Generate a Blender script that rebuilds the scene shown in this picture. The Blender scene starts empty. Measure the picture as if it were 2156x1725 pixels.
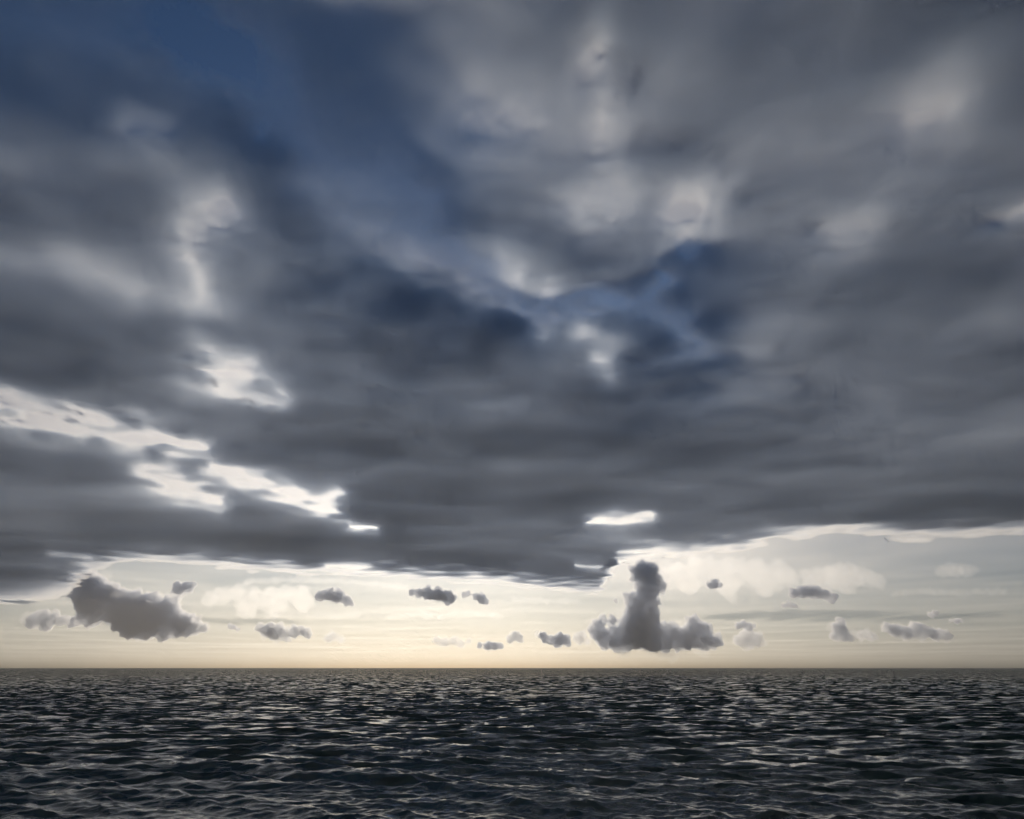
import bpy, math
import numpy as np
from mathutils import Vector

S = bpy.context.scene
R = math.radians

# ------------------------------------------------------------------ camera, sky, sun, exposure
SUN_AZ, SUN_EL = -6.0, 19.0           # degrees; azimuth from +Y, positive towards +X
CAM_H = 4.0
FRAME_W, FRAME_H, HORIZON = 2156.0, 1725.0, 1406.5
LENS = 24.0
FOCAL = LENS / 36.0 * FRAME_W
PITCH = math.atan((HORIZON - FRAME_H / 2) / FOCAL)

cam = bpy.data.cameras.new('camera')
cam_ob = bpy.data.objects.new('camera', cam)
S.collection.objects.link(cam_ob)
S.camera = cam_ob
cam.lens, cam.sensor_width, cam.sensor_fit = LENS, 36.0, 'HORIZONTAL'
cam.clip_start, cam.clip_end = 0.1, 1.0e6
cam_ob.location = (0, 0, CAM_H)
cam_ob.rotation_euler = (math.pi / 2 + PITCH, 0, 0)

world = bpy.data.worlds.new('World')
S.world = world
world.use_nodes = True
wn = world.node_tree
sky = wn.nodes.new('ShaderNodeTexSky')
sky.sky_type = 'NISHITA'
sky.sun_disc = False
sky.sun_elevation, sky.sun_rotation = R(SUN_EL), R(SUN_AZ)
sky.air_density, sky.dust_density, sky.ozone_density = 1.2, 1.0, 8.0
wn.links.new(sky.outputs[0], wn.nodes['Background'].inputs[0])
wn.nodes['Background'].inputs[1].default_value = 0.05

sun = bpy.data.lights.new('sun', 'SUN')
sun.energy, sun.angle, sun.color = 5.0, R(0.5), (1.0, 0.89, 0.75)
sun_ob = bpy.data.objects.new('sun', sun)
S.collection.objects.link(sun_ob)
SUN_DIR = Vector((math.sin(R(SUN_AZ)) * math.cos(R(SUN_EL)), math.cos(R(SUN_AZ)) * math.cos(R(SUN_EL)), math.sin(R(SUN_EL))))
sun_ob.rotation_euler = SUN_DIR.to_track_quat('Z', 'Y').to_euler()
sun_ob.location = SUN_DIR * 3000

S.view_settings.view_transform = 'Standard'
S.view_settings.look = 'None'
S.view_settings.exposure = -0.5
S.view_settings.gamma = 1.0
S.view_settings.use_curve_mapping = False
C = S.cycles
C.volume_bounces, C.max_bounces, C.transparent_max_bounces = 6, 12, 24
C.diffuse_bounces, C.glossy_bounces, C.transmission_bounces = 2, 2, 3
C.use_denoising = True
C.use_adaptive_sampling = True
C.adaptive_threshold = 0.05
C.sample_clamp_indirect = 6.0


# ------------------------------------------------------------------ helpers
def hash_tables(seed):
    rng = np.random.default_rng(seed)
    return rng.permutation(256), rng.random(256) * 2 * math.pi, rng.normal(size=(256, 3))


def fade(t):
    return t * t * t * (t * (t * 6 - 15) + 10)


def noise2(x, y, seed):
    P, A, _ = hash_tables(seed)
    xi, yi = np.floor(x).astype(np.int64), np.floor(y).astype(np.int64)
    fx, fy = x - xi, y - yi

    def g(i, j, dx, dy):
        a = A[P[(P[i & 255] + j) & 255]]
        return np.cos(a) * dx + np.sin(a) * dy
    u, v = fade(fx), fade(fy)
    a, b = g(xi, yi, fx, fy), g(xi + 1, yi, fx - 1, fy)
    c, d = g(xi, yi + 1, fx, fy - 1), g(xi + 1, yi + 1, fx - 1, fy - 1)
    return ((a * (1 - u) + b * u) * (1 - v) + (c * (1 - u) + d * u) * v) * 1.5


def fbm2(x, y, octaves, seed, gain=0.5, cell=None):
    """Fractal noise; octaves finer than twice the grid cell (in units of x) fade out."""
    s, a, wave = 0.0, 1.0, 1.0
    for k in range(octaves):
        n = a * noise2(x, y, seed + k)
        s = s + (n if cell is None else n * smooth(1.2, 3.0, wave / cell))
        x, y, a, wave = x * 2.03 + 7.1, y * 2.03 + 3.3, a * gain, wave / 2.03
    return s


def noise3(p, seed):
    P, _, G = hash_tables(seed)
    i = np.floor(p).astype(np.int64)
    f = p - i
    u = fade(f)
    out = 0.0
    for cx in (0, 1):
        for cy in (0, 1):
            for cz in (0, 1):
                h = P[(P[(P[(i[:, 0] + cx) & 255] + i[:, 1] + cy) & 255] + i[:, 2] + cz) & 255]
                g = G[h]
                w = (u[:, 0] if cx else 1 - u[:, 0]) * (u[:, 1] if cy else 1 - u[:, 1]) * (u[:, 2] if cz else 1 - u[:, 2])
                out = out + w * (g[:, 0] * (f[:, 0] - cx) + g[:, 1] * (f[:, 1] - cy) + g[:, 2] * (f[:, 2] - cz))
    return out


def smooth(a, b, x):
    t = np.clip((x - a) / (b - a), 0, 1)
    return t * t * (3 - 2 * t)


def direction(px, py):
    """Unit view direction through a point of the photograph (frame 2156 x 1725)."""
    x, y = px - FRAME_W / 2, FRAME_H / 2 - py
    v = np.array([x, FOCAL * math.cos(PITCH) - y * math.sin(PITCH), FOCAL * math.sin(PITCH) + y * math.cos(PITCH)])
    return v / np.linalg.norm(v)


def to_frame(X, Y, Z):
    """Where points of the world would lie in the photograph; behind the lens, far off to the sides."""
    fwd = Y * math.cos(PITCH) + Z * math.sin(PITCH)
    up = -Y * math.sin(PITCH) + Z * math.cos(PITCH)
    ok = np.maximum(fwd, 0.25 * np.sqrt(X * X + Y * Y + Z * Z))
    return FRAME_W / 2 + FOCAL * X / ok, FRAME_H / 2 - FOCAL * up / ok


def mesh_from(name, V, faces):
    me = bpy.data.meshes.new(name)
    me.vertices.add(len(V))
    me.vertices.foreach_set('co', np.ascontiguousarray(V, dtype=np.float32).ravel())
    n = faces.shape[1]
    me.loops.add(faces.size)
    me.loops.foreach_set('vertex_index', np.ascontiguousarray(faces, dtype=np.int32).ravel())
    me.polygons.add(len(faces))
    me.polygons.foreach_set('loop_start', np.arange(0, faces.size, n, dtype=np.int32))
    me.update()
    return me


def link(name, me, mat=None, label=None, category=None, group=None, kind=None, parent=None):
    ob = bpy.data.objects.new(name, me)
    S.collection.objects.link(ob)
    if mat is not None:
        me.materials.append(mat)
    for k, v in (('label', label), ('category', category), ('group', group), ('kind', kind)):
        if v:
            ob[k] = v
    if parent is not None:
        ob.parent = parent
    return ob


def cloud_material(name, density, anisotropy, film=0.998, color=(1, 1, 1)):
    """Cloud: evenly dense water droplets inside the cloud's body, and a skin that lets nearly all light pass."""
    m = bpy.data.materials.new(name)
    m.use_nodes = True
    nt = m.node_tree
    nt.nodes.clear()
    out = nt.nodes.new('ShaderNodeOutputMaterial')
    vol = nt.nodes.new('ShaderNodeVolumeScatter')
    vol.inputs['Color'].default_value = (*color, 1)
    vol.inputs['Density'].default_value = density
    vol.inputs['Anisotropy'].default_value = anisotropy
    nt.links.new(vol.outputs[0], out.inputs['Volume'])
    skin = nt.nodes.new('ShaderNodeRGB')
    skin.outputs[0].default_value = (film, film, film, 1)
    tr = nt.nodes.new('ShaderNodeBsdfTransparent')
    nt.links.new(skin.outputs[0], tr.inputs['Color'])
    nt.links.new(tr.outputs[0], out.inputs['Surface'])
    return m


def slab(name, X, Y, Zb, th, mat, wrap, **kw):
    """A closed layer over a grid of columns: its underside at Zb, its thickness th (0 where there is none)."""
    ne, na = X.shape
    n = ne * na
    bare = th.ravel() <= 0
    bottom = np.stack([X, Y, Zb], -1).reshape(-1, 3)
    top = np.stack([X, Y, Zb + th], -1).reshape(-1, 3)
    I = np.arange(n).reshape(ne, na)
    if wrap:
        I = np.concatenate([I, I[:, :1]], 1)
    q = np.stack([I[:-1, :-1], I[:-1, 1:], I[1:, 1:], I[1:, :-1]], -1).reshape(-1, 4)
    q = q[~bare[q].all(1)]
    ti = np.where(bare, np.arange(n), np.arange(n) + n)
    faces = np.concatenate([q, ti[q[:, ::-1]]])
    used = np.unique(faces)
    remap = np.zeros(2 * n, np.int64)
    remap[used] = np.arange(len(used))
    me = mesh_from(name, np.concatenate([bottom, top])[used], remap[faces])
    me.polygons.foreach_set('use_smooth', np.ones(len(me.polygons), bool))
    return link(name, me, mat, **kw)


def bicubic(T, gx, gy):
    """Smooth lookup in a small table at fractional columns gx and rows gy."""
    ny, nx = T.shape
    gx, gy = np.clip(gx, 0, nx - 1.001), np.clip(gy, 0, ny - 1.001)
    ix, iy = gx.astype(int), gy.astype(int)
    fx, fy = gx - ix, gy - iy

    def w(t):
        return [(1 - t) ** 3 / 6, (3 * t ** 3 - 6 * t ** 2 + 4) / 6, (-3 * t ** 3 + 3 * t ** 2 + 3 * t + 1) / 6, t ** 3 / 6]
    wx, wy = w(fx), w(fy)
    out = 0.0
    for j in range(4):
        for i in range(4):
            out = out + wy[j] * wx[i] * T[np.clip(iy + j - 1, 0, ny - 1), np.clip(ix + i - 1, 0, nx - 1)]
    return out


def stroke(px, py, pts, width, fall=1.7):
    """Soft long-tailed profile (0..1) round a bent line of (x, y[, width factor])."""
    best = np.full(px.shape, 1e9)
    for (x0, y0, w0), (x1, y1, w1) in zip(pts[:-1], pts[1:]):
        dx, dy = x1 - x0, y1 - y0
        t = np.clip(((px - x0) * dx + (py - y0) * dy) / max(dx * dx + dy * dy, 1e-6), 0, 1)
        w = (w0 + (w1 - w0) * t) * width
        d = ((px - x0 - t * dx) ** 2 + (py - y0 - t * dy) ** 2) / (w * w)
        best = np.minimum(best, d)
    return (1 + best) ** -fall


# ------------------------------------------------------------------ the sea
def sea_material():
    m = bpy.data.materials.new('sea_water')
    m.use_nodes = True
    nt = m.node_tree
    b = nt.nodes['Principled BSDF']
    b.inputs['Base Color'].default_value = (0.024, 0.046, 0.034, 1)
    b.inputs['Roughness'].default_value = 0.06
    b.inputs['IOR'].default_value = 1.333
    geo = nt.nodes.new('ShaderNodeNewGeometry')
    prev = None
    for scale, dist, stretch in ((3.6, 0.020, 0.6), (9.0, 0.007, 0.7)):
        mp = nt.nodes.new('ShaderNodeMapping')
        mp.inputs['Scale'].default_value = (stretch, 1.0, 1.0)
        mp.inputs['Rotation'].default_value = (0, 0, R(12))
        no = nt.nodes.new('ShaderNodeTexNoise')
        no.inputs['Scale'].default_value = scale
        no.inputs['Detail'].default_value = 3
        no.inputs['Distortion'].default_value = 0.4
        bu = nt.nodes.new('ShaderNodeBump')
        bu.inputs['Distance'].default_value = dist
        bu.inputs['Strength'].default_value = 1.0
        nt.links.new(geo.outputs['Position'], mp.inputs['Vector'])
        nt.links.new(mp.outputs[0], no.inputs['Vector'])
        nt.links.new(no.outputs['Fac'], bu.inputs['Height'])
        if prev is not None:
            nt.links.new(prev.outputs[0], bu.inputs['Normal'])
        prev = bu
    # beyond the waves the mesh can carry, the same chop tilts the surface at random
    lost = nt.nodes.new('ShaderNodeAttribute')
    lost.attribute_name = 'unresolved_chop'
    mp = nt.nodes.new('ShaderNodeMapping')
    mp.inputs['Scale'].default_value = (0.35, 0.9, 1.0)
    nt.links.new(geo.outputs['Position'], mp.inputs['Vector'])
    no = nt.nodes.new('ShaderNodeTexNoise')
    no.inputs['Scale'].default_value = 1.0
    no.inputs['Detail'].default_value = 4
    nt.links.new(mp.outputs[0], no.inputs['Vector'])
    sub = nt.nodes.new('ShaderNodeVectorMath')
    sub.operation = 'SUBTRACT'
    sub.inputs[1].default_value = (.5, .5, .5)
    nt.links.new(no.outputs['Color'], sub.inputs[0])
    flat = nt.nodes.new('ShaderNodeVectorMath')
    flat.operation = 'MULTIPLY'
    flat.inputs[1].default_value = (5.0, 5.0, 0)
    nt.links.new(sub.outputs[0], flat.inputs[0])
    lean = nt.nodes.new('ShaderNodeVectorMath')
    lean.inputs[1].default_value = (0.0, -0.5, 0.0)      # the steep lee faces of the chop lean this way
    nt.links.new(flat.outputs[0], lean.inputs[0])
    sc = nt.nodes.new('ShaderNodeVectorMath')
    sc.operation = 'SCALE'
    nt.links.new(lean.outputs[0], sc.inputs[0])
    nt.links.new(lost.outputs['Fac'], sc.inputs['Scale'])
    add = nt.nodes.new('ShaderNodeVectorMath')
    add.operation = 'ADD'
    nt.links.new(prev.outputs[0], add.inputs[0])
    nt.links.new(sc.outputs[0], add.inputs[1])
    nrm = nt.nodes.new('ShaderNodeVectorMath')
    nrm.operation = 'NORMALIZE'
    nt.links.new(add.outputs[0], nrm.inputs[0])
    nt.links.new(nrm.outputs[0], b.inputs['Normal'])
    return m


def build_sea():
    front = np.linspace(R(-41), R(41), 660)
    rear = np.linspace(R(41), R(319), 70)[1:-1]
    az = np.concatenate([front, rear])
    # rings: close under the lens by even steps of view angle, farther out by a small share of the distance
    rad = list(CAM_H / np.tan(np.geomspace(R(80), R(11.6), 36)))
    while rad[-1] < 900:
        r = rad[-1]
        rad.append(r + min(r * r / CAM_H * R(0.036), max(.45, r * .007)))
    rad = np.array(rad + list(np.geomspace(rad[-1] * 1.02, 16000, 46)))
    Rr, A = np.meshgrid(rad, az, indexing='ij')
    X, Y = Rr * np.sin(A), Rr * np.cos(A)
    dr = np.gradient(rad)[:, None]
    rng = np.random.default_rng(11)
    Z = np.zeros_like(X)
    DX, DY = np.zeros_like(X), np.zeros_like(X)
    wind = R(205)
    kept = np.zeros_like(X)
    n = 90
    lam = np.geomspace(0.26, 6.5, n) * rng.uniform(0.9, 1.1, n)
    for k in range(n):
        L = lam[k]
        th = wind + rng.normal(0, R(40) if L < 3 else R(18))
        kx, ky = math.sin(th), math.cos(th)
        kk = 2 * math.pi / L
        amp = 0.0076 * L * (1.0 if L < 2.0 else (2.0 / L) ** 1.0)
        keep = smooth(1.3, 2.6, L / (np.abs(dr) * abs(ky) + Rr * (front[1] - front[0]) * abs(kx) + 1e-6))
        ph = kk * (kx * X + ky * Y) + rng.uniform(0, 2 * math.pi)
        s, c = np.sin(ph), np.cos(ph)
        a = amp * keep
        kept += keep / n
        Z += a * c
        DX -= 0.9 * a * kx * s
        DY -= 0.9 * a * ky * s
    gust = np.clip(0.85 + 0.4 * fbm2(X / 30, Y / 50, 3, 400) + 0.45 * fbm2(X / 160, Y / 260, 2, 410), .35, 1.6)
    V = np.stack([X + DX * gust, Y + DY * gust, Z * gust], -1).reshape(-1, 3)
    ne, na = X.shape
    I = np.arange(ne * na).reshape(ne, na)
    I = np.concatenate([I, I[:, :1]], 1)
    q = np.stack([I[:-1, :-1], I[1:, :-1], I[1:, 1:], I[:-1, 1:]], -1).reshape(-1, 4)
    me = mesh_from('sea', V, q)
    me.polygons.foreach_set('use_smooth', np.ones(len(q), bool))
    at = me.attributes.new('unresolved_chop', 'FLOAT', 'POINT')
    at.data.foreach_set('value', np.sqrt(np.clip(1 - kept, 0, 1)).astype(np.float32).ravel())
    link('sea', me, sea_material(), label='dark rippled open sea reaching to the horizon', kind='structure')


# ------------------------------------------------------------------ the grey cloud layer overhead
DECK_H = 1500.0
# thickness of the layer (before its ragged edges), on a coarse map of it
TABLE = np.log(np.array([
    [148, 140, 123, 95, 64, 63, 117, 190, 195, 181, 121, 107, 157, 160, 181],
    [149, 142, 127, 109, 84, 66, 95, 176, 196, 176, 119, 110, 168, 193, 196],
    [150, 147, 134, 130, 121, 92, 90, 170, 179, 155, 130, 136, 189, 193, 170],
    [155, 164, 164, 163, 180, 111, 69, 83, 102, 91, 131, 173, 179, 159, 150],
    [195, 194, 175, 190, 186, 133, 103, 104, 173, 180, 185, 182, 197, 194, 188],
    [188, 197, 193, 163, 132, 134, 142, 177, 179, 155, 132, 128, 187, 177, 139],
    [108, 161, 192, 188, 151, 137, 153, 191, 194, 153, 120, 145, 167, 168, 189],
    [170, 168, 154, 170, 177, 122, 145, 158, 192, 166, 143, 171, 155, 182, 191],
    [185, 165, 183, 192, 163, 148, 186, 165, 181, 167, 120, 114, 103, 108, 119],
    [188, 185, 199, 200, 193, 171, 176, 134, 119, 118, 124, 110, 102, 108, 121],
    [106, 108, 179, 194, 193, 191, 163, 141, 125, 105, 106, 120, 112, 93, 84],
    [123, 111, 116, 136, 135, 150, 106, 118, 126, 110, 99, 128, 174, 141, 177],
    [120, 115, 115, 122, 122, 127, 108, 110, 112, 106, 104, 127, 153, 154, 175],
], float))

# bright openings: bent lines (x, y, width) across the layer, how wide, how much thinner
OPENINGS = [
    ([(-60, 830, 1), (20, 865, 1), (160, 895, 1.1), (300, 915, 1), (430, 945, .5)], 26, 2.4),
    ([(-60, 815, 1), (20, 850, 1.2), (70, 885, 1)], 24, 1.4),
    ([(300, 985, .8), (360, 1020, 1.2), (460, 1058, .7)], 20, 2.2),
    ([(440, 985, .7), (520, 1010, .9), (620, 1045, 1.1), (700, 1075, 1.0)], 16, 2.6),
    ([(695, 1045, 1), (705, 1040, 1)], 9, 1.2),
    ([(735, 1110, .7), (790, 1114, .8)], 9, 2.3),
    ([(1240, 1097, .7), (1300, 1095, 1), (1365, 1090, .7)], 11, 2.6),
    ([(245, 1189, .6), (330, 1191, 1), (425, 1195, .6)], 6, 2.6),
    ([(690, 1190, .6), (735, 1194, 1), (775, 1194, .6)], 6, 2.4),
    ([(1215, 1189, .6), (1262, 1196, .8)], 8, 1.6),
    ([(110, 1166, .8), (190, 1172, .8)], 7, 1.0),
    ([(440, 775, 1), (480, 790, 1)], 38, 2.2),
    ([(560, 835, 1), (590, 842, .8)], 22, 1.2),
    ([(405, 495, 1), (460, 465, 1.1), (500, 440, .8)], 36, 1.4),
    ([(415, 520, .8), (425, 580, .8), (415, 640, 1)], 34, .6),
    ([(985, 285, 1), (1000, 275, 1)], 32, 1.9),
    ([(1050, 270, 1), (1110, 270, .8)], 24, .8),
    ([(1440, 460, 1), (1448, 495, .8), (1455, 515, .6)], 28, 3.0),
    ([(1408, 582, 1), (1410, 585, 1)], 13, 1.6),
    ([(1265, 755, 1), (1275, 765, 1)], 22, 1.3),
    ([(540, 262, 1), (550, 280, .8)], 16, 1.2),
    ([(1225, 170, 1), (1245, 240, 1)], 38, 1.0),
    ([(1260, 330, 1), (1262, 370, 1)], 40, 1.0),
    ([(280, 275, 1), (350, 282, 1)], 34, 1.1),
    ([(1900, 280, 1), (1970, 262, 1)], 50, .9),
    ([(1750, 505, 1), (1810, 488, 1)], 34, .9),
    ([(0, 545, 1), (150, 570, 1), (300, 620, .8)], 34, .6),
]
# where the layer is torn open to the blue
BLUE = [
    ([(-100, 20, 1), (120, 20, 1), (330, 40, .9), (480, 110, .8)], 150, 1.0),
    ([(380, 60, .9), (560, 170, 1), (690, 290, .95), (810, 410, .9), (900, 520, .7), (1000, 600, .45), (1150, 650, .3), (1320, 650, .3)], 120, .95),
    ([(1320, 640, .8), (1400, 670, 1), (1450, 715, .8)], 72, .85),
    ([(1395, 560, .7), (1400, 610, 1)], 34, .7),
    ([(1200, 470, 1), (1290, 450, 1)], 60, .4),
    ([(1240, 125, 1), (1260, 150, .8)], 30, .6),
    ([(2080, 490, 1), (2140, 440, 1)], 34, .6),
]
# far edge of the layer in the photograph: (x, y)
EDGE = [(-2000, 1290), (-100, 1288), (60, 1280), (140, 1262), (185, 1215), (250, 1190), (420, 1195), (560, 1205), (700, 1212), (860, 1222), (1000, 1228),
        (1120, 1240), (1210, 1252), (1262, 1254), (1300, 1190), (1380, 1172), (1480, 1172), (1560, 1163), (1640, 1140), (1760, 1122),
        (1860, 1135), (1960, 1140), (2060, 1128), (2156, 1124), (4200, 1124)]


def build_deck():
    front = np.linspace(R(-44), R(44), 520)
    rear = np.linspace(R(44), R(316), 60)[1:-1]
    az = np.concatenate([front, rear])
    e = np.linspace(3.9, 56, 4000)
    w = np.concatenate([[0], np.cumsum(1 / e[1:] + 1 / 22.0)])
    el = np.concatenate([np.radians(np.interp(np.linspace(0, w[-1], 360), w, e)), np.linspace(R(57), R(89), 25)])
    E, A = np.meshgrid(el, az, indexing='ij')
    rr = DECK_H / np.tan(E)
    X, Y = rr * np.sin(A), rr * np.cos(A)
    px, py = to_frame(X, Y, np.full_like(X, DECK_H - CAM_H))
    cell = np.abs(np.gradient(rr, axis=0))
    drawn = cell * (1 + 2.2 * (1 - smooth(R(9), R(36), E)))          # towards the far edge the layer is drawn out smooth
    # ragged wisps: the map is bent by noise that lives on the layer itself
    wx = fbm2(X / 420, Y / 420, 5, 20, .55, cell / 420)
    wy = fbm2(X / 420 + 31, Y / 420 + 17, 5, 40, .55, cell / 420)
    k = np.clip(rr / 2500, .6, 3)
    qx, qy = px + 26 * wx / np.sqrt(k), py + 22 * wy / k
    sx = fbm2(X / 420, Y / 420, 5, 20, .55, drawn / 420)
    sy = fbm2(X / 420 + 31, Y / 420 + 17, 5, 40, .55, drawn / 420)
    lt = bicubic(TABLE, (px + 26 * sx / np.sqrt(k)) / 154.0, (py + 22 * sy / k) / 100.0)
    fine = fbm2(X / 700 + .3 * Y / 700, Y / 700, 6, 60, .6, drawn / 700)
    broad = fbm2(X / 3000, Y / 3000, 3, 80)
    inside = smooth(-500, -100, px) * (1 - smooth(2256, 2656, px)) * smooth(-400, -80, py)
    lt = lt + (.13 + .23 * smooth(R(12), R(35), E)) * fine + .36 * fbm2(X / 2400, Y / 2400, 2, 760, .4) + (1 - inside) * .5 * broad
    patchy = np.clip(1 + .7 * fbm2(X / 260, Y / 260, 4, 780, .6, cell / 260), .35, 1.5)
    gap = 0.0
    for pts, w, s in OPENINGS:
        soft = s * stroke(px + 26 * sx / np.sqrt(k), py + 22 * sy / k, pts, w * 1.25, 1.2)
        torn = s * stroke(qx, qy, pts, w * 1.25, 1.2)
        gap = gap + soft + (torn - soft) * smooth(.35, 1.0, soft)
    patchy = 1 + (patchy - 1) * smooth(.4, 1.3, gap)
    lt = np.maximum(lt - gap * patchy, np.minimum(lt, np.log(13.0 + 12 * smooth(R(14), R(34), E))))
    hole = np.zeros_like(lt)
    for pts, w, s in BLUE:
        hole = hole + s * stroke(px + 55 * sx, py + 55 * sy, pts, w)
    th = np.exp(lt) * np.exp(-hole * 1.9) - 2 * hole * (1 + 1.5 * fine)
    ex, ey = zip(*EDGE)
    edge = np.interp(qx, ex, ey)
    d = edge - py + 9 * fine + 12 * wy
    th = th * smooth(-4, 46 + 40 * (1 - smooth(100, 260, px)), d) ** 1.3
    th = th * .45
    base = .4 * th
    th[0, :] = 0
    th[-1, :] = 0
    th = np.where(th > 1.0, th, 0)
    Zb = DECK_H - base + 12 * fbm2(X / 900, Y / 900, 3, 90, .5, drawn / 900)
    mat = cloud_material('grey_cloud', 0.0445, 0.53, color=(1.0, 0.925, 0.82))
    slab('cloud_layer', X, Y, Zb, th, mat, True, kind='stuff', category='cloud layer',
         label='broad ragged grey cloud layer with bright openings and blue gaps overhead')



# ------------------------------------------------------------------ a higher sheet, added and shaped to keep the sun off the gaps
def build_shade_sheet():
    H = 2450.0
    x, y = np.linspace(-5200, 3200, 210), np.linspace(7600, 1900, 150)
    Y, X = np.meshgrid(y, x, indexing='ij')
    k = (H - DECK_H) / SUN_DIR.z
    px, py = to_frame(X - SUN_DIR.x * k, Y - SUN_DIR.y * k, np.full_like(X, DECK_H))
    wx, wy = 70 * fbm2(X / 700, Y / 700, 4, 720), 70 * fbm2(X / 700, Y / 700, 4, 740)
    t = 0.0
    for pts, w, s in BLUE[:4]:
        t = np.maximum(t, (1.1 if w >= 90 else .9) * stroke(px + wx, py + wy, pts, w * 1.6))
    th = SHADE_THICK * t * (1 + .5 * fbm2(X / 900, Y / 900, 4, 700)) - 1
    for e in (0, -1):
        th[e, :] = 0
        th[:, e] = 0
    th = np.where(th > .5, th, 0)
    slab('added_shade_cloud', X, Y, H + 40 * fbm2(X / 600, Y / 600, 3, 710), th, cloud_material('shade_cloud', 0.020, 0.45, color=(1.0, 0.925, 0.82)), False,
         kind='stuff', category='cloud layer', label='higher cloud sheet added to shade the blue gaps of the deck')


SHADE_THICK = 85.0


# ------------------------------------------------------------------ the thin pale veil far behind, down to the horizon
def build_veil():
    H = 3000.0
    front = np.linspace(R(-44), R(44), 400)
    rear = np.linspace(R(44), R(316), 60)[1:-1]
    az = np.concatenate([front, rear])
    dist = np.geomspace(193000, 13000, 150)
    rr, A = np.meshgrid(dist, az, indexing='ij')
    X, Y = rr * np.sin(A), rr * np.cos(A)
    Z = H - rr ** 2 / (2 * 6.37e6)          # the layer follows the round earth down to the horizon
    E = np.arctan2(Z, rr)
    f = fbm2(X / 14000, Y / 14000, 4, 130, .5, np.abs(np.gradient(rr, axis=0)) / 14000)
    # the layer lies evenly thick along the slant of the view, as haze does, with soft billows in it
    th = 1120 * np.sin(E) * np.maximum(1 + .9 * f * smooth(R(3), R(7), E), .15) * (2.1 - 1.1 * smooth(0, R(3), E)) * smooth(R(13), R(8), E)
    g = f
    th = np.where(th > .5, th, 0)
    th[0, :] = 0
    th[-1, :] = 0
    mat = cloud_material('veil_cloud', VEIL_DENSITY, 0.58, color=(1.0, 0.95, 0.84))
    slab('cloud_veil', X, Y, Z + 60 * g * smooth(0, R(2), E), th, mat, True, kind='stuff', category='cloud veil',
         label='thin pale cloud veil glowing low above the horizon')


VEIL_DENSITY = 0.0005


# ------------------------------------------------------------------ single cumulus clouds low over the sea
ICO = {}


def icosphere(level):
    if level not in ICO:
        import bmesh
        bm = bmesh.new()
        bmesh.ops.create_icosphere(bm, subdivisions=level, radius=1)
        bm.verts.index_update()
        ICO[level] = (np.array([v.co[:] for v in bm.verts]), np.array([[v.index for v in f.verts] for f in bm.faces]))
        bm.free()
    return ICO[level]


def puff_mesh(balls, voxel, seed, rough):
    """One closed cloud body: billowy balls (x, y, z, r) fused into a single skin."""
    Vs, Ns, Fs, Rs, n = [], [], [], [], 0
    for x, y, z, r in balls:
        lev = 4 if r > 11 * voxel else 3 if r > 4.5 * voxel else 2 if r > 1.8 * voxel else 1
        v, f = icosphere(lev)
        Vs.append(v * r + (x, y, z))
        Ns.append(v)
        Rs.append(np.full(len(v), r))
        Fs.append(f + n)
        n += len(v)
    co, no, rr = np.concatenate(Vs), np.concatenate(Ns), np.concatenate(Rs)
    d, sc, amp = 0.0, np.minimum(rr * 1.3, rough * 5), 1.0
    for o in range(4):
        d = d + amp * (np.abs(noise3(co / sc[:, None], seed + o)) * 2.4 - .55)
        sc, amp = sc * .5, amp * .6
    co = co + no * (d * np.minimum(rough * 1.6, rr * .7))[:, None]
    me = mesh_from('balls', co, np.concatenate(Fs))
    tmp = bpy.data.objects.new('balls', me)
    S.collection.objects.link(tmp)
    md = tmp.modifiers.new('remesh', 'REMESH')
    md.mode, md.voxel_size = 'VOXEL', voxel
    dg = bpy.context.evaluated_depsgraph_get()
    out = bpy.data.meshes.new_from_object(tmp.evaluated_get(dg))
    bpy.data.objects.remove(tmp)
    bpy.data.meshes.remove(me)
    # keep the one body: loose crumbs that touch nothing are dropped
    nv = len(out.vertices)
    co = np.empty(nv * 3, np.float32)
    out.vertices.foreach_get('co', co)
    ed = np.empty(len(out.edges) * 2, np.int32)
    out.edges.foreach_get('vertices', ed)
    ed = ed.reshape(-1, 2)
    lab = np.arange(nv)
    while True:
        m = np.minimum(lab[ed[:, 0]], lab[ed[:, 1]])
        new = lab.copy()
        np.minimum.at(new, ed[:, 0], m)
        np.minimum.at(new, ed[:, 1], m)
        new = new[new]
        if (new == lab).all():
            break
        lab = new
    main = np.bincount(lab).argmax()
    q = np.empty(len(out.polygons) * 4, np.int32)
    out.loops.foreach_get('vertex_index', q)
    q = q.reshape(-1, 4)
    q = q[lab[q[:, 0]] == main]
    used = np.unique(q)
    remap = np.zeros(nv, np.int64)
    remap[used] = np.arange(len(used))
    body = mesh_from('cumulus_body', co.reshape(-1, 3)[used], remap[q])
    bpy.data.meshes.remove(out)
    body.polygons.foreach_set('use_smooth', np.ones(len(q), bool))
    return body


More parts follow.
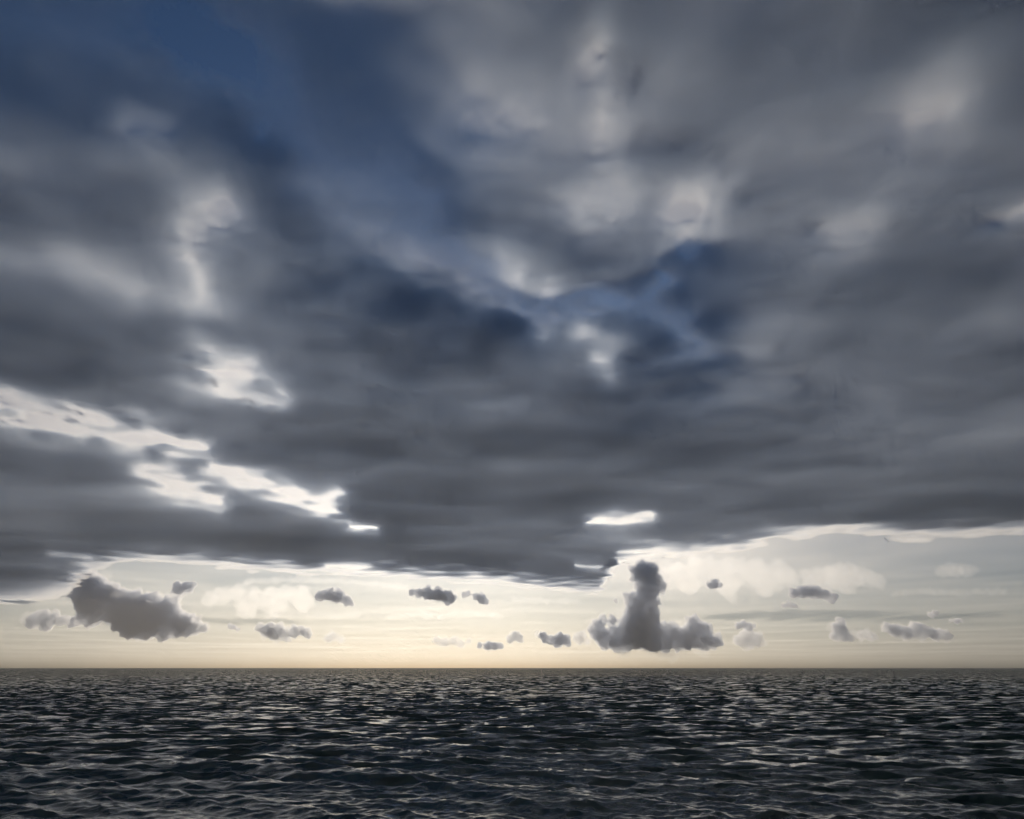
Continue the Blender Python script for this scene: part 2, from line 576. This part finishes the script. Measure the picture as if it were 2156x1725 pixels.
def cumulus(label, dist, puffs, mat, seed, rough=3.0, crumbs=6, grow=1.0, voxel=1.4, group='cumulus clouds low over the sea', flat=None):
    """puffs: (x, y, r) as the photograph shows them, built at a real distance; flat: level of the cloud's base."""
    rng = np.random.default_rng(seed)
    k = dist / FOCAL
    c = direction(np.mean([p[0] for p in puffs]), np.mean([p[1] for p in puffs]))
    base = np.array([c[0], c[1], c[2]]) / c[1] * dist
    balls = []
    for px, py, r in puffs:
        d = direction(px, py)
        y = dist + rng.uniform(-.8, .8) * r * k
        p = d / d[1] * y + np.array([0, 0, CAM_H])
        rr = r * k * grow
        balls.append((*p, rr))
        for _ in range(crumbs + 3):
            v = rng.normal(size=3)
            v[2] = v[2] * .9 + .3
            v /= np.linalg.norm(v)
            q, r1 = p + v * rr * rng.uniform(.7, 1.0), rr * rng.uniform(.25, .55)
            balls.append((*q, r1))
            for _ in range(3):
                u = rng.normal(size=3) + v
                u /= np.linalg.norm(u)
                balls.append((*(q + u * r1 * rng.uniform(.8, 1.05)), r1 * rng.uniform(.25, .5)))
    if flat is not None:
        zf = CAM_H + dist * direction(FRAME_W / 2, flat)[2] / direction(FRAME_W / 2, flat)[1]
        balls = [b for b in balls if b[2] + b[3] * .3 > zf]
        balls = [(x, y, max(z, zf + r * .55), r) for x, y, z, r in balls]
    B = np.array(balls)
    B[:, :3] -= base
    me = puff_mesh(B, voxel * k, seed, rough * k)
    ob = link('cumulus_cloud', me, mat, label=label, category='cloud', group=group)
    ob.location = base
    wisps = []
    for x, y, z, r in B:
        if r > .45 * B[:, 3].max() and rng.random() < .8:
            j = rng.normal(size=3) * (.45, .45, .22) * r
            wisps.append((x + j[0], y + j[1], z + j[2], r * rng.uniform(.8, 1.25)))
    if len(wisps) > 2 and mat is not PALE2:
        f = link('fringe', puff_mesh(np.array(wisps), 2.0 * voxel * k, seed + 90, rough * 1.5 * k), FRINGE if mat is DARK else WISP, parent=ob)
    return ob


DARK = cloud_material('dense_cumulus', 0.0105, 0.45, color=(1.0, 0.95, 0.86))
FRINGE = cloud_material('thin_fringe', 0.0006, 0.5, color=(1.0, 0.96, 0.90))
WISP = cloud_material('thin_wisp', 0.002, 0.5, color=(1.0, 0.96, 0.90))
DARKLET = cloud_material('small_dark_cumulus', 0.017, 0.45, color=(1.0, 0.95, 0.86))
SOFT = cloud_material('soft_cumulus', 0.009, 0.45, color=(1.0, 0.96, 0.90))
PALE = cloud_material('pale_cumulus', 0.004, 0.5)


def build_cumuli():
    cumulus('tall dark cumulus tower with a knobbly head on a wide base', 21000,
            [(1352, 1202, 20), (1366, 1222, 20), (1372, 1240, 14), (1358, 1250, 12), (1352, 1268, 15), (1370, 1274, 14), (1330, 1262, 9),
             (1318, 1254, 6), (1346, 1264, 15), (1364, 1262, 15), (1350, 1284, 19), (1372, 1290, 14), (1362, 1286, 16), (1340, 1296, 18), (1332, 1312, 20), (1352, 1318, 22), (1336, 1334, 26), (1366, 1340, 24),
             (1300, 1346, 18), (1276, 1346, 16), (1262, 1332, 15), (1256, 1316, 9), (1268, 1306, 8), (1288, 1312, 9), (1396, 1342, 20),
             (1412, 1330, 14), (1424, 1346, 18), (1450, 1344, 20), (1462, 1320, 15), (1480, 1332, 16), (1486, 1348, 16), (1506, 1350, 10), (1380, 1322, 12)],
            DARK, 501, 4.5, 7, 1.1, flat=1363)
    cumulus('large dark cumulus with a tall square shoulder and a long ragged slope', 20000,
            [(186, 1222, 15), (200, 1232, 14), (180, 1242, 18), (200, 1258, 22), (190, 1276, 20), (214, 1272, 20), (240, 1262, 17), (252, 1252, 11),
             (264, 1262, 14), (262, 1284, 24), (290, 1276, 18), (300, 1292, 24), (330, 1286, 17), (346, 1276, 11), (352, 1296, 18), (326, 1308, 22),
             (290, 1312, 22), (262, 1306, 16), (362, 1310, 18), (386, 1314, 14), (310, 1326, 13), (346, 1324, 13), (398, 1322, 8), (170, 1254, 12), (228, 1290, 14)],
            DARK, 511, 4.5, 7, 1.3)
    cumulus('pale fringe of cumulus beside the large dark slope', 20500, [(396, 1304, 9), (412, 1310, 10), (424, 1322, 10), (410, 1330, 8), (392, 1334, 7)], SOFT, 512, 2.0, 6)
    cumulus('low pale cumulus bank left of the square-shouldered cloud', 21000,
            [(70, 1310, 13), (92, 1302, 13), (114, 1300, 11), (128, 1308, 10), (100, 1316, 12), (142, 1306, 8)], SOFT, 513, 2.0, 6)
    cumulus('dark ragged cloud scrap below the square shoulder', 20800, [(158, 1306, 8), (172, 1300, 9), (186, 1310, 9), (202, 1308, 8), (150, 1316, 6)], DARKLET, 514, 1.8, 5)
    cumulus('small dark hooked puff above the ragged slope', 20000, [(378, 1240, 12), (392, 1234, 8), (402, 1232, 8), (398, 1244, 6), (374, 1232, 7)], DARKLET, 515, 1.8, 6)
    cumulus('low cumulus with a grey heart and bright right side', 22000,
            [(546, 1322, 9), (562, 1328, 13), (580, 1332, 13), (600, 1334, 12), (618, 1332, 11), (634, 1328, 10), (646, 1334, 9), (588, 1320, 8)], SOFT, 516, 2.0, 6, flat=1350)
    cumulus('small bright cumulus alone on the low haze', 23000, [(690, 1345, 8), (704, 1341, 8), (718, 1347, 7)], PALE, 517, 1.6, 5, flat=1357)
    cumulus('thin dark cloud sliver beside the low grey-hearted cumulus', 20000, [(484, 1318, 5), (492, 1322, 5), (501, 1326, 4)], DARKLET, 518, 1.4, 4)
    cumulus('dark flattened cloud under the deck edge left of the glow', 18000, [(672, 1254, 9), (692, 1252, 12), (712, 1256, 12), (728, 1262, 9), (738, 1268, 6)], DARKLET, 519, 2.0, 6)
    cumulus('dark cloud with wispy top in the brightest gap', 18000, [(868, 1248, 7), (884, 1248, 9), (902, 1250, 12), (922, 1252, 13), (940, 1256, 13), (952, 1260, 9)], DARKLET, 520, 2.0, 7)
    cumulus('small twin dark puffs beside the wispy-topped cloud', 18000, [(978, 1252, 6), (986, 1250, 5), (1002, 1256, 7), (1014, 1262, 10), (1024, 1268, 6)], DARKLET, 521, 1.7, 6)
    cumulus('low curling pale cloud over the sunlit haze', 22000, [(900, 1352, 5), (920, 1348, 8), (936, 1352, 9), (956, 1350, 8), (972, 1356, 7), (988, 1352, 6)], PALE, 522, 1.7, 6)
    cumulus('low grey cloud scrap under the sunlit haze', 22000, [(1010, 1360, 6), (1026, 1360, 8), (1042, 1360, 8), (1054, 1362, 6)], DARKLET, 523, 1.6, 5, flat=1368)
    cumulus('small round bright-rimmed puff left of the paired dark clouds', 22000, [(1074, 1346, 7), (1084, 1340, 9), (1094, 1346, 7)], SOFT, 524, 1.6, 6)
    cumulus('paired dark low clouds left of the tall tower', 21000, [(1142, 1338, 8), (1148, 1348, 7), (1162, 1346, 8), (1178, 1346, 12), (1192, 1348, 10), (1172, 1354, 8)], DARKLET, 525, 1.9, 6, flat=1364)
    cumulus('pale crumbling cloud tucked against the tower base', 22500, [(1214, 1342, 8), (1226, 1338, 9), (1222, 1350, 8), (1236, 1352, 7)], PALE, 526, 1.7, 6, flat=1362)
    cumulus('tiny dark speck of cloud left of the tower neck', 21000, [(1296, 1264, 4), (1298, 1270, 3)], DARKLET, 527, 1.0, 4)
    cumulus('small dark round puff right of the tower head', 19000, [(1494, 1232, 7), (1504, 1230, 9), (1514, 1232, 6)], DARKLET, 528, 1.6, 6)
    cumulus('dark flat-bottomed cloud with a trailing right tail', 17500,
            [(1672, 1250, 10), (1688, 1246, 11), (1706, 1246, 12), (1722, 1248, 11), (1738, 1252, 9), (1756, 1258, 8), (1748, 1264, 6), (1776, 1258, 6), (1792, 1260, 4)], DARKLET, 529, 2.0, 7, flat=1268)
    cumulus('small dark scrap under the flat-bottomed cloud', 17500, [(1650, 1276, 5), (1662, 1274, 7), (1674, 1276, 5)], DARKLET, 530, 1.5, 5)
    cumulus('small dark cloud with a forked top above grey haze', 20000, [(1554, 1318, 7), (1566, 1314, 7), (1576, 1322, 7), (1588, 1318, 4)], DARKLET, 531, 1.6, 6)
    cumulus('soft grey cloud body under the forked-top cloud', 23000, [(1572, 1340, 14), (1590, 1346, 12), (1556, 1348, 11), (1580, 1354, 11)], PALE, 532, 2.0, 6, flat=1366)
    cumulus('small pointed grey cloud tower on the right', 22000, [(1764, 1304, 5), (1770, 1312, 9), (1766, 1324, 12), (1772, 1336, 13), (1756, 1340, 9), (1784, 1342, 9)], SOFT, 533, 1.8, 6, flat=1350)
    cumulus('soft low cloud just right of the pointed tower', 23000, [(1812, 1338, 9), (1826, 1336, 10), (1838, 1342, 8)], PALE, 534, 1.8, 6, flat=1350)
    cumulus('long low grey cumulus near the right of the horizon', 22000,
            [(1866, 1322, 8), (1886, 1328, 12), (1906, 1332, 13), (1926, 1328, 13), (1944, 1330, 13), (1964, 1334, 12), (1984, 1336, 10), (1998, 1340, 7)], SOFT, 535, 2.0, 6, flat=1350)
    cumulus('tiny dark wisp above the long low cumulus', 20000, [(1958, 1294, 5), (1968, 1292, 6), (1964, 1298, 4)], DARKLET, 536, 1.3, 5)
    cumulus('tiny flat dark wisp at the far right', 20000, [(2002, 1308, 4), (2014, 1308, 6), (2024, 1307, 4)], DARKLET, 537, 1.3, 5)
    cumulus('bright billowing cumulus bank behind the tower head', 52000,
            [(1280, 1222, 16), (1306, 1212, 18), (1330, 1224, 16), (1400, 1216, 16), (1430, 1210, 15), (1470, 1208, 18), (1510, 1206, 18), (1548, 1210, 18),
             (1590, 1206, 17), (1630, 1210, 16), (1450, 1226, 16), (1530, 1228, 18), (1610, 1230, 16), (1660, 1218, 12)], PALE2, 540, 3.0, 6, grow=1.5, voxel=2.0, group='bright cumulus banks far behind')
    cumulus('bright billowing cumulus bank above the flat-bottomed cloud', 52000,
            [(1712, 1222, 14), (1740, 1216, 14), (1766, 1210, 15), (1796, 1212, 14), (1826, 1218, 12), (1780, 1226, 16), (1730, 1232, 14), (1850, 1224, 9)], PALE2, 541, 3.0, 6, grow=1.5, voxel=2.0, group='bright cumulus banks far behind')
    cumulus('bright crinkled cumulus bank right of the ragged slope', 52000,
            [(440, 1262, 10), (470, 1256, 12), (500, 1250, 12), (540, 1262, 14), (570, 1256, 13), (600, 1252, 12), (630, 1258, 12), (520, 1280, 14), (580, 1276, 14), (640, 1270, 12)], PALE2, 542, 2.6, 7, grow=1.5, voxel=2.0, group='bright cumulus banks far behind')
    for label, seed, pts in (('bright thin cloud streak under the deck edge left of centre', 550, [(520, 1226), (600, 1220), (700, 1224), (800, 1230), (860, 1236)]),
                             ('bright thin cloud streak over the sunlit haze', 551, [(820, 1300), (880, 1294), (940, 1298), (1000, 1292), (1060, 1298)]),
                             ('faint thin cloud streak right of the bright cumulus bank', 552, [(1880, 1250), (1950, 1246), (2030, 1250), (2120, 1246)]),
                             ('faint thin cloud streak above the small bright cumulus', 553, [(560, 1298), (630, 1292), (700, 1298), (760, 1294)]),
                             ('faint thin cloud streak below the deck corner', 554, [(1080, 1262), (1150, 1268), (1220, 1266)])):
        rng = np.random.default_rng(seed)
        line = [(x, y + rng.normal(0, 1.2), rng.uniform(4, 7)) for x, y in zip(np.arange(pts[0][0], pts[-1][0], 6.0), np.interp(np.arange(pts[0][0], pts[-1][0], 6.0), *zip(*pts)))]
        cumulus(label, 48000, line, PALE2, seed, 2.2, 2, voxel=1.8, group='thin bright cloud streaks')
    cumulus('faint pale cloud bank at the far right', 52000, [(1986, 1204, 8), (2010, 1202, 10), (2036, 1202, 9), (2080, 1204, 8), (2106, 1203, 8)], PALE2, 543, 2.0, 6, grow=1.5, voxel=2.0, group='bright cumulus banks far behind')


PALE2 = cloud_material('bright_cumulus', 0.0004, 0.55)


# ------------------------------------------------------------------ boats on the horizon, hardly more than specks
def build_boats():
    m = bpy.data.materials.new('dark_hull')
    m.use_nodes = True
    m.node_tree.nodes['Principled BSDF'].inputs['Base Color'].default_value = (0.03, 0.03, 0.035, 1)
    for px, dist, scale, label in ((1911, 5200, 1.0, 'tiny dark boat with a stubby mast on the right horizon'),
                                   (1871, 5600, .75, 'still tinier dark boat left of the masted speck on the horizon')):
        d = direction(px, HORIZON)
        root = bpy.data.objects.new('boat', None)
        S.collection.objects.link(root)
        root.location = (d[0] / d[1] * dist, dist, -.3)
        root.scale = (scale,) * 3
        root['label'], root['category'], root['group'] = label, 'boat', 'boats on the horizon'
        st = [(-7, .9, 1.5), (-4.5, 1.7, 1.5), (0, 2, 1.6), (4, 1.7, 1.9), (7, .1, 2.6)]
        V, F = [], []
        for x, w, h in st:
            V += [(x, -w, h), (x, -w * .6, 0), (x, w * .6, 0), (x, w, h)]
        for i in range(4):
            a, b = 4 * i, 4 * i + 4
            F += [(a + j, b + j, b + (j + 1) % 4, a + (j + 1) % 4) for j in range(4)]
        F += [(3, 2, 1, 0), (16, 17, 18, 19)]
        link('hull', mesh_from('hull', np.array(V, float), np.array(F)), m, parent=root)
        for name, x0, x1, w, z0, z1 in (('cabin', -3.5, .5, 1.1, 1.5, 4.0), ('mast', -1.4, -1.1, .12, 4.0, 8.0)):
            W = np.array([(x, y, z) for z in (z0, z1) for x, y in ((x0, -w), (x1, -w), (x1 - (.4 if z == z1 else 0), w), (x0, w))], float)
            link(name, mesh_from(name, W, np.array([(3, 2, 1, 0), (4, 5, 6, 7), (0, 1, 5, 4), (1, 2, 6, 5), (2, 3, 7, 6), (3, 0, 4, 7)])), m, parent=root)


# ------------------------------------------------------------------ the air over the sea
def build_haze():
    h, r = 1370.0, 16600.0
    V = np.array([(x, y, z) for z in (-2.0, h) for x, y in ((-r, -r), (r, -r), (r, r), (-r, r))])
    F = np.array([(3, 2, 1, 0), (4, 5, 6, 7), (0, 1, 5, 4), (1, 2, 6, 5), (2, 3, 7, 6), (3, 0, 4, 7)])
    m = bpy.data.materials.new('pale_air')
    m.use_nodes = True
    nt = m.node_tree
    nt.nodes.clear()
    out = nt.nodes.new('ShaderNodeOutputMaterial')
    vol = nt.nodes.new('ShaderNodeVolumePrincipled')
    vol.inputs['Color'].default_value = (1.0, 0.94, 0.86, 1)
    vol.inputs['Density'].default_value = HAZE_DENSITY
    vol.inputs['Anisotropy'].default_value = 0.5
    nt.links.new(vol.outputs[0], out.inputs['Volume'])
    link('haze', mesh_from('haze', V, F), m, kind='stuff', label='pale warm haze hanging low over the sea')


HAZE_DENSITY = 1.6e-5

build_sea()
build_deck()
build_shade_sheet()
build_veil()
build_cumuli()
build_boats()
build_haze()
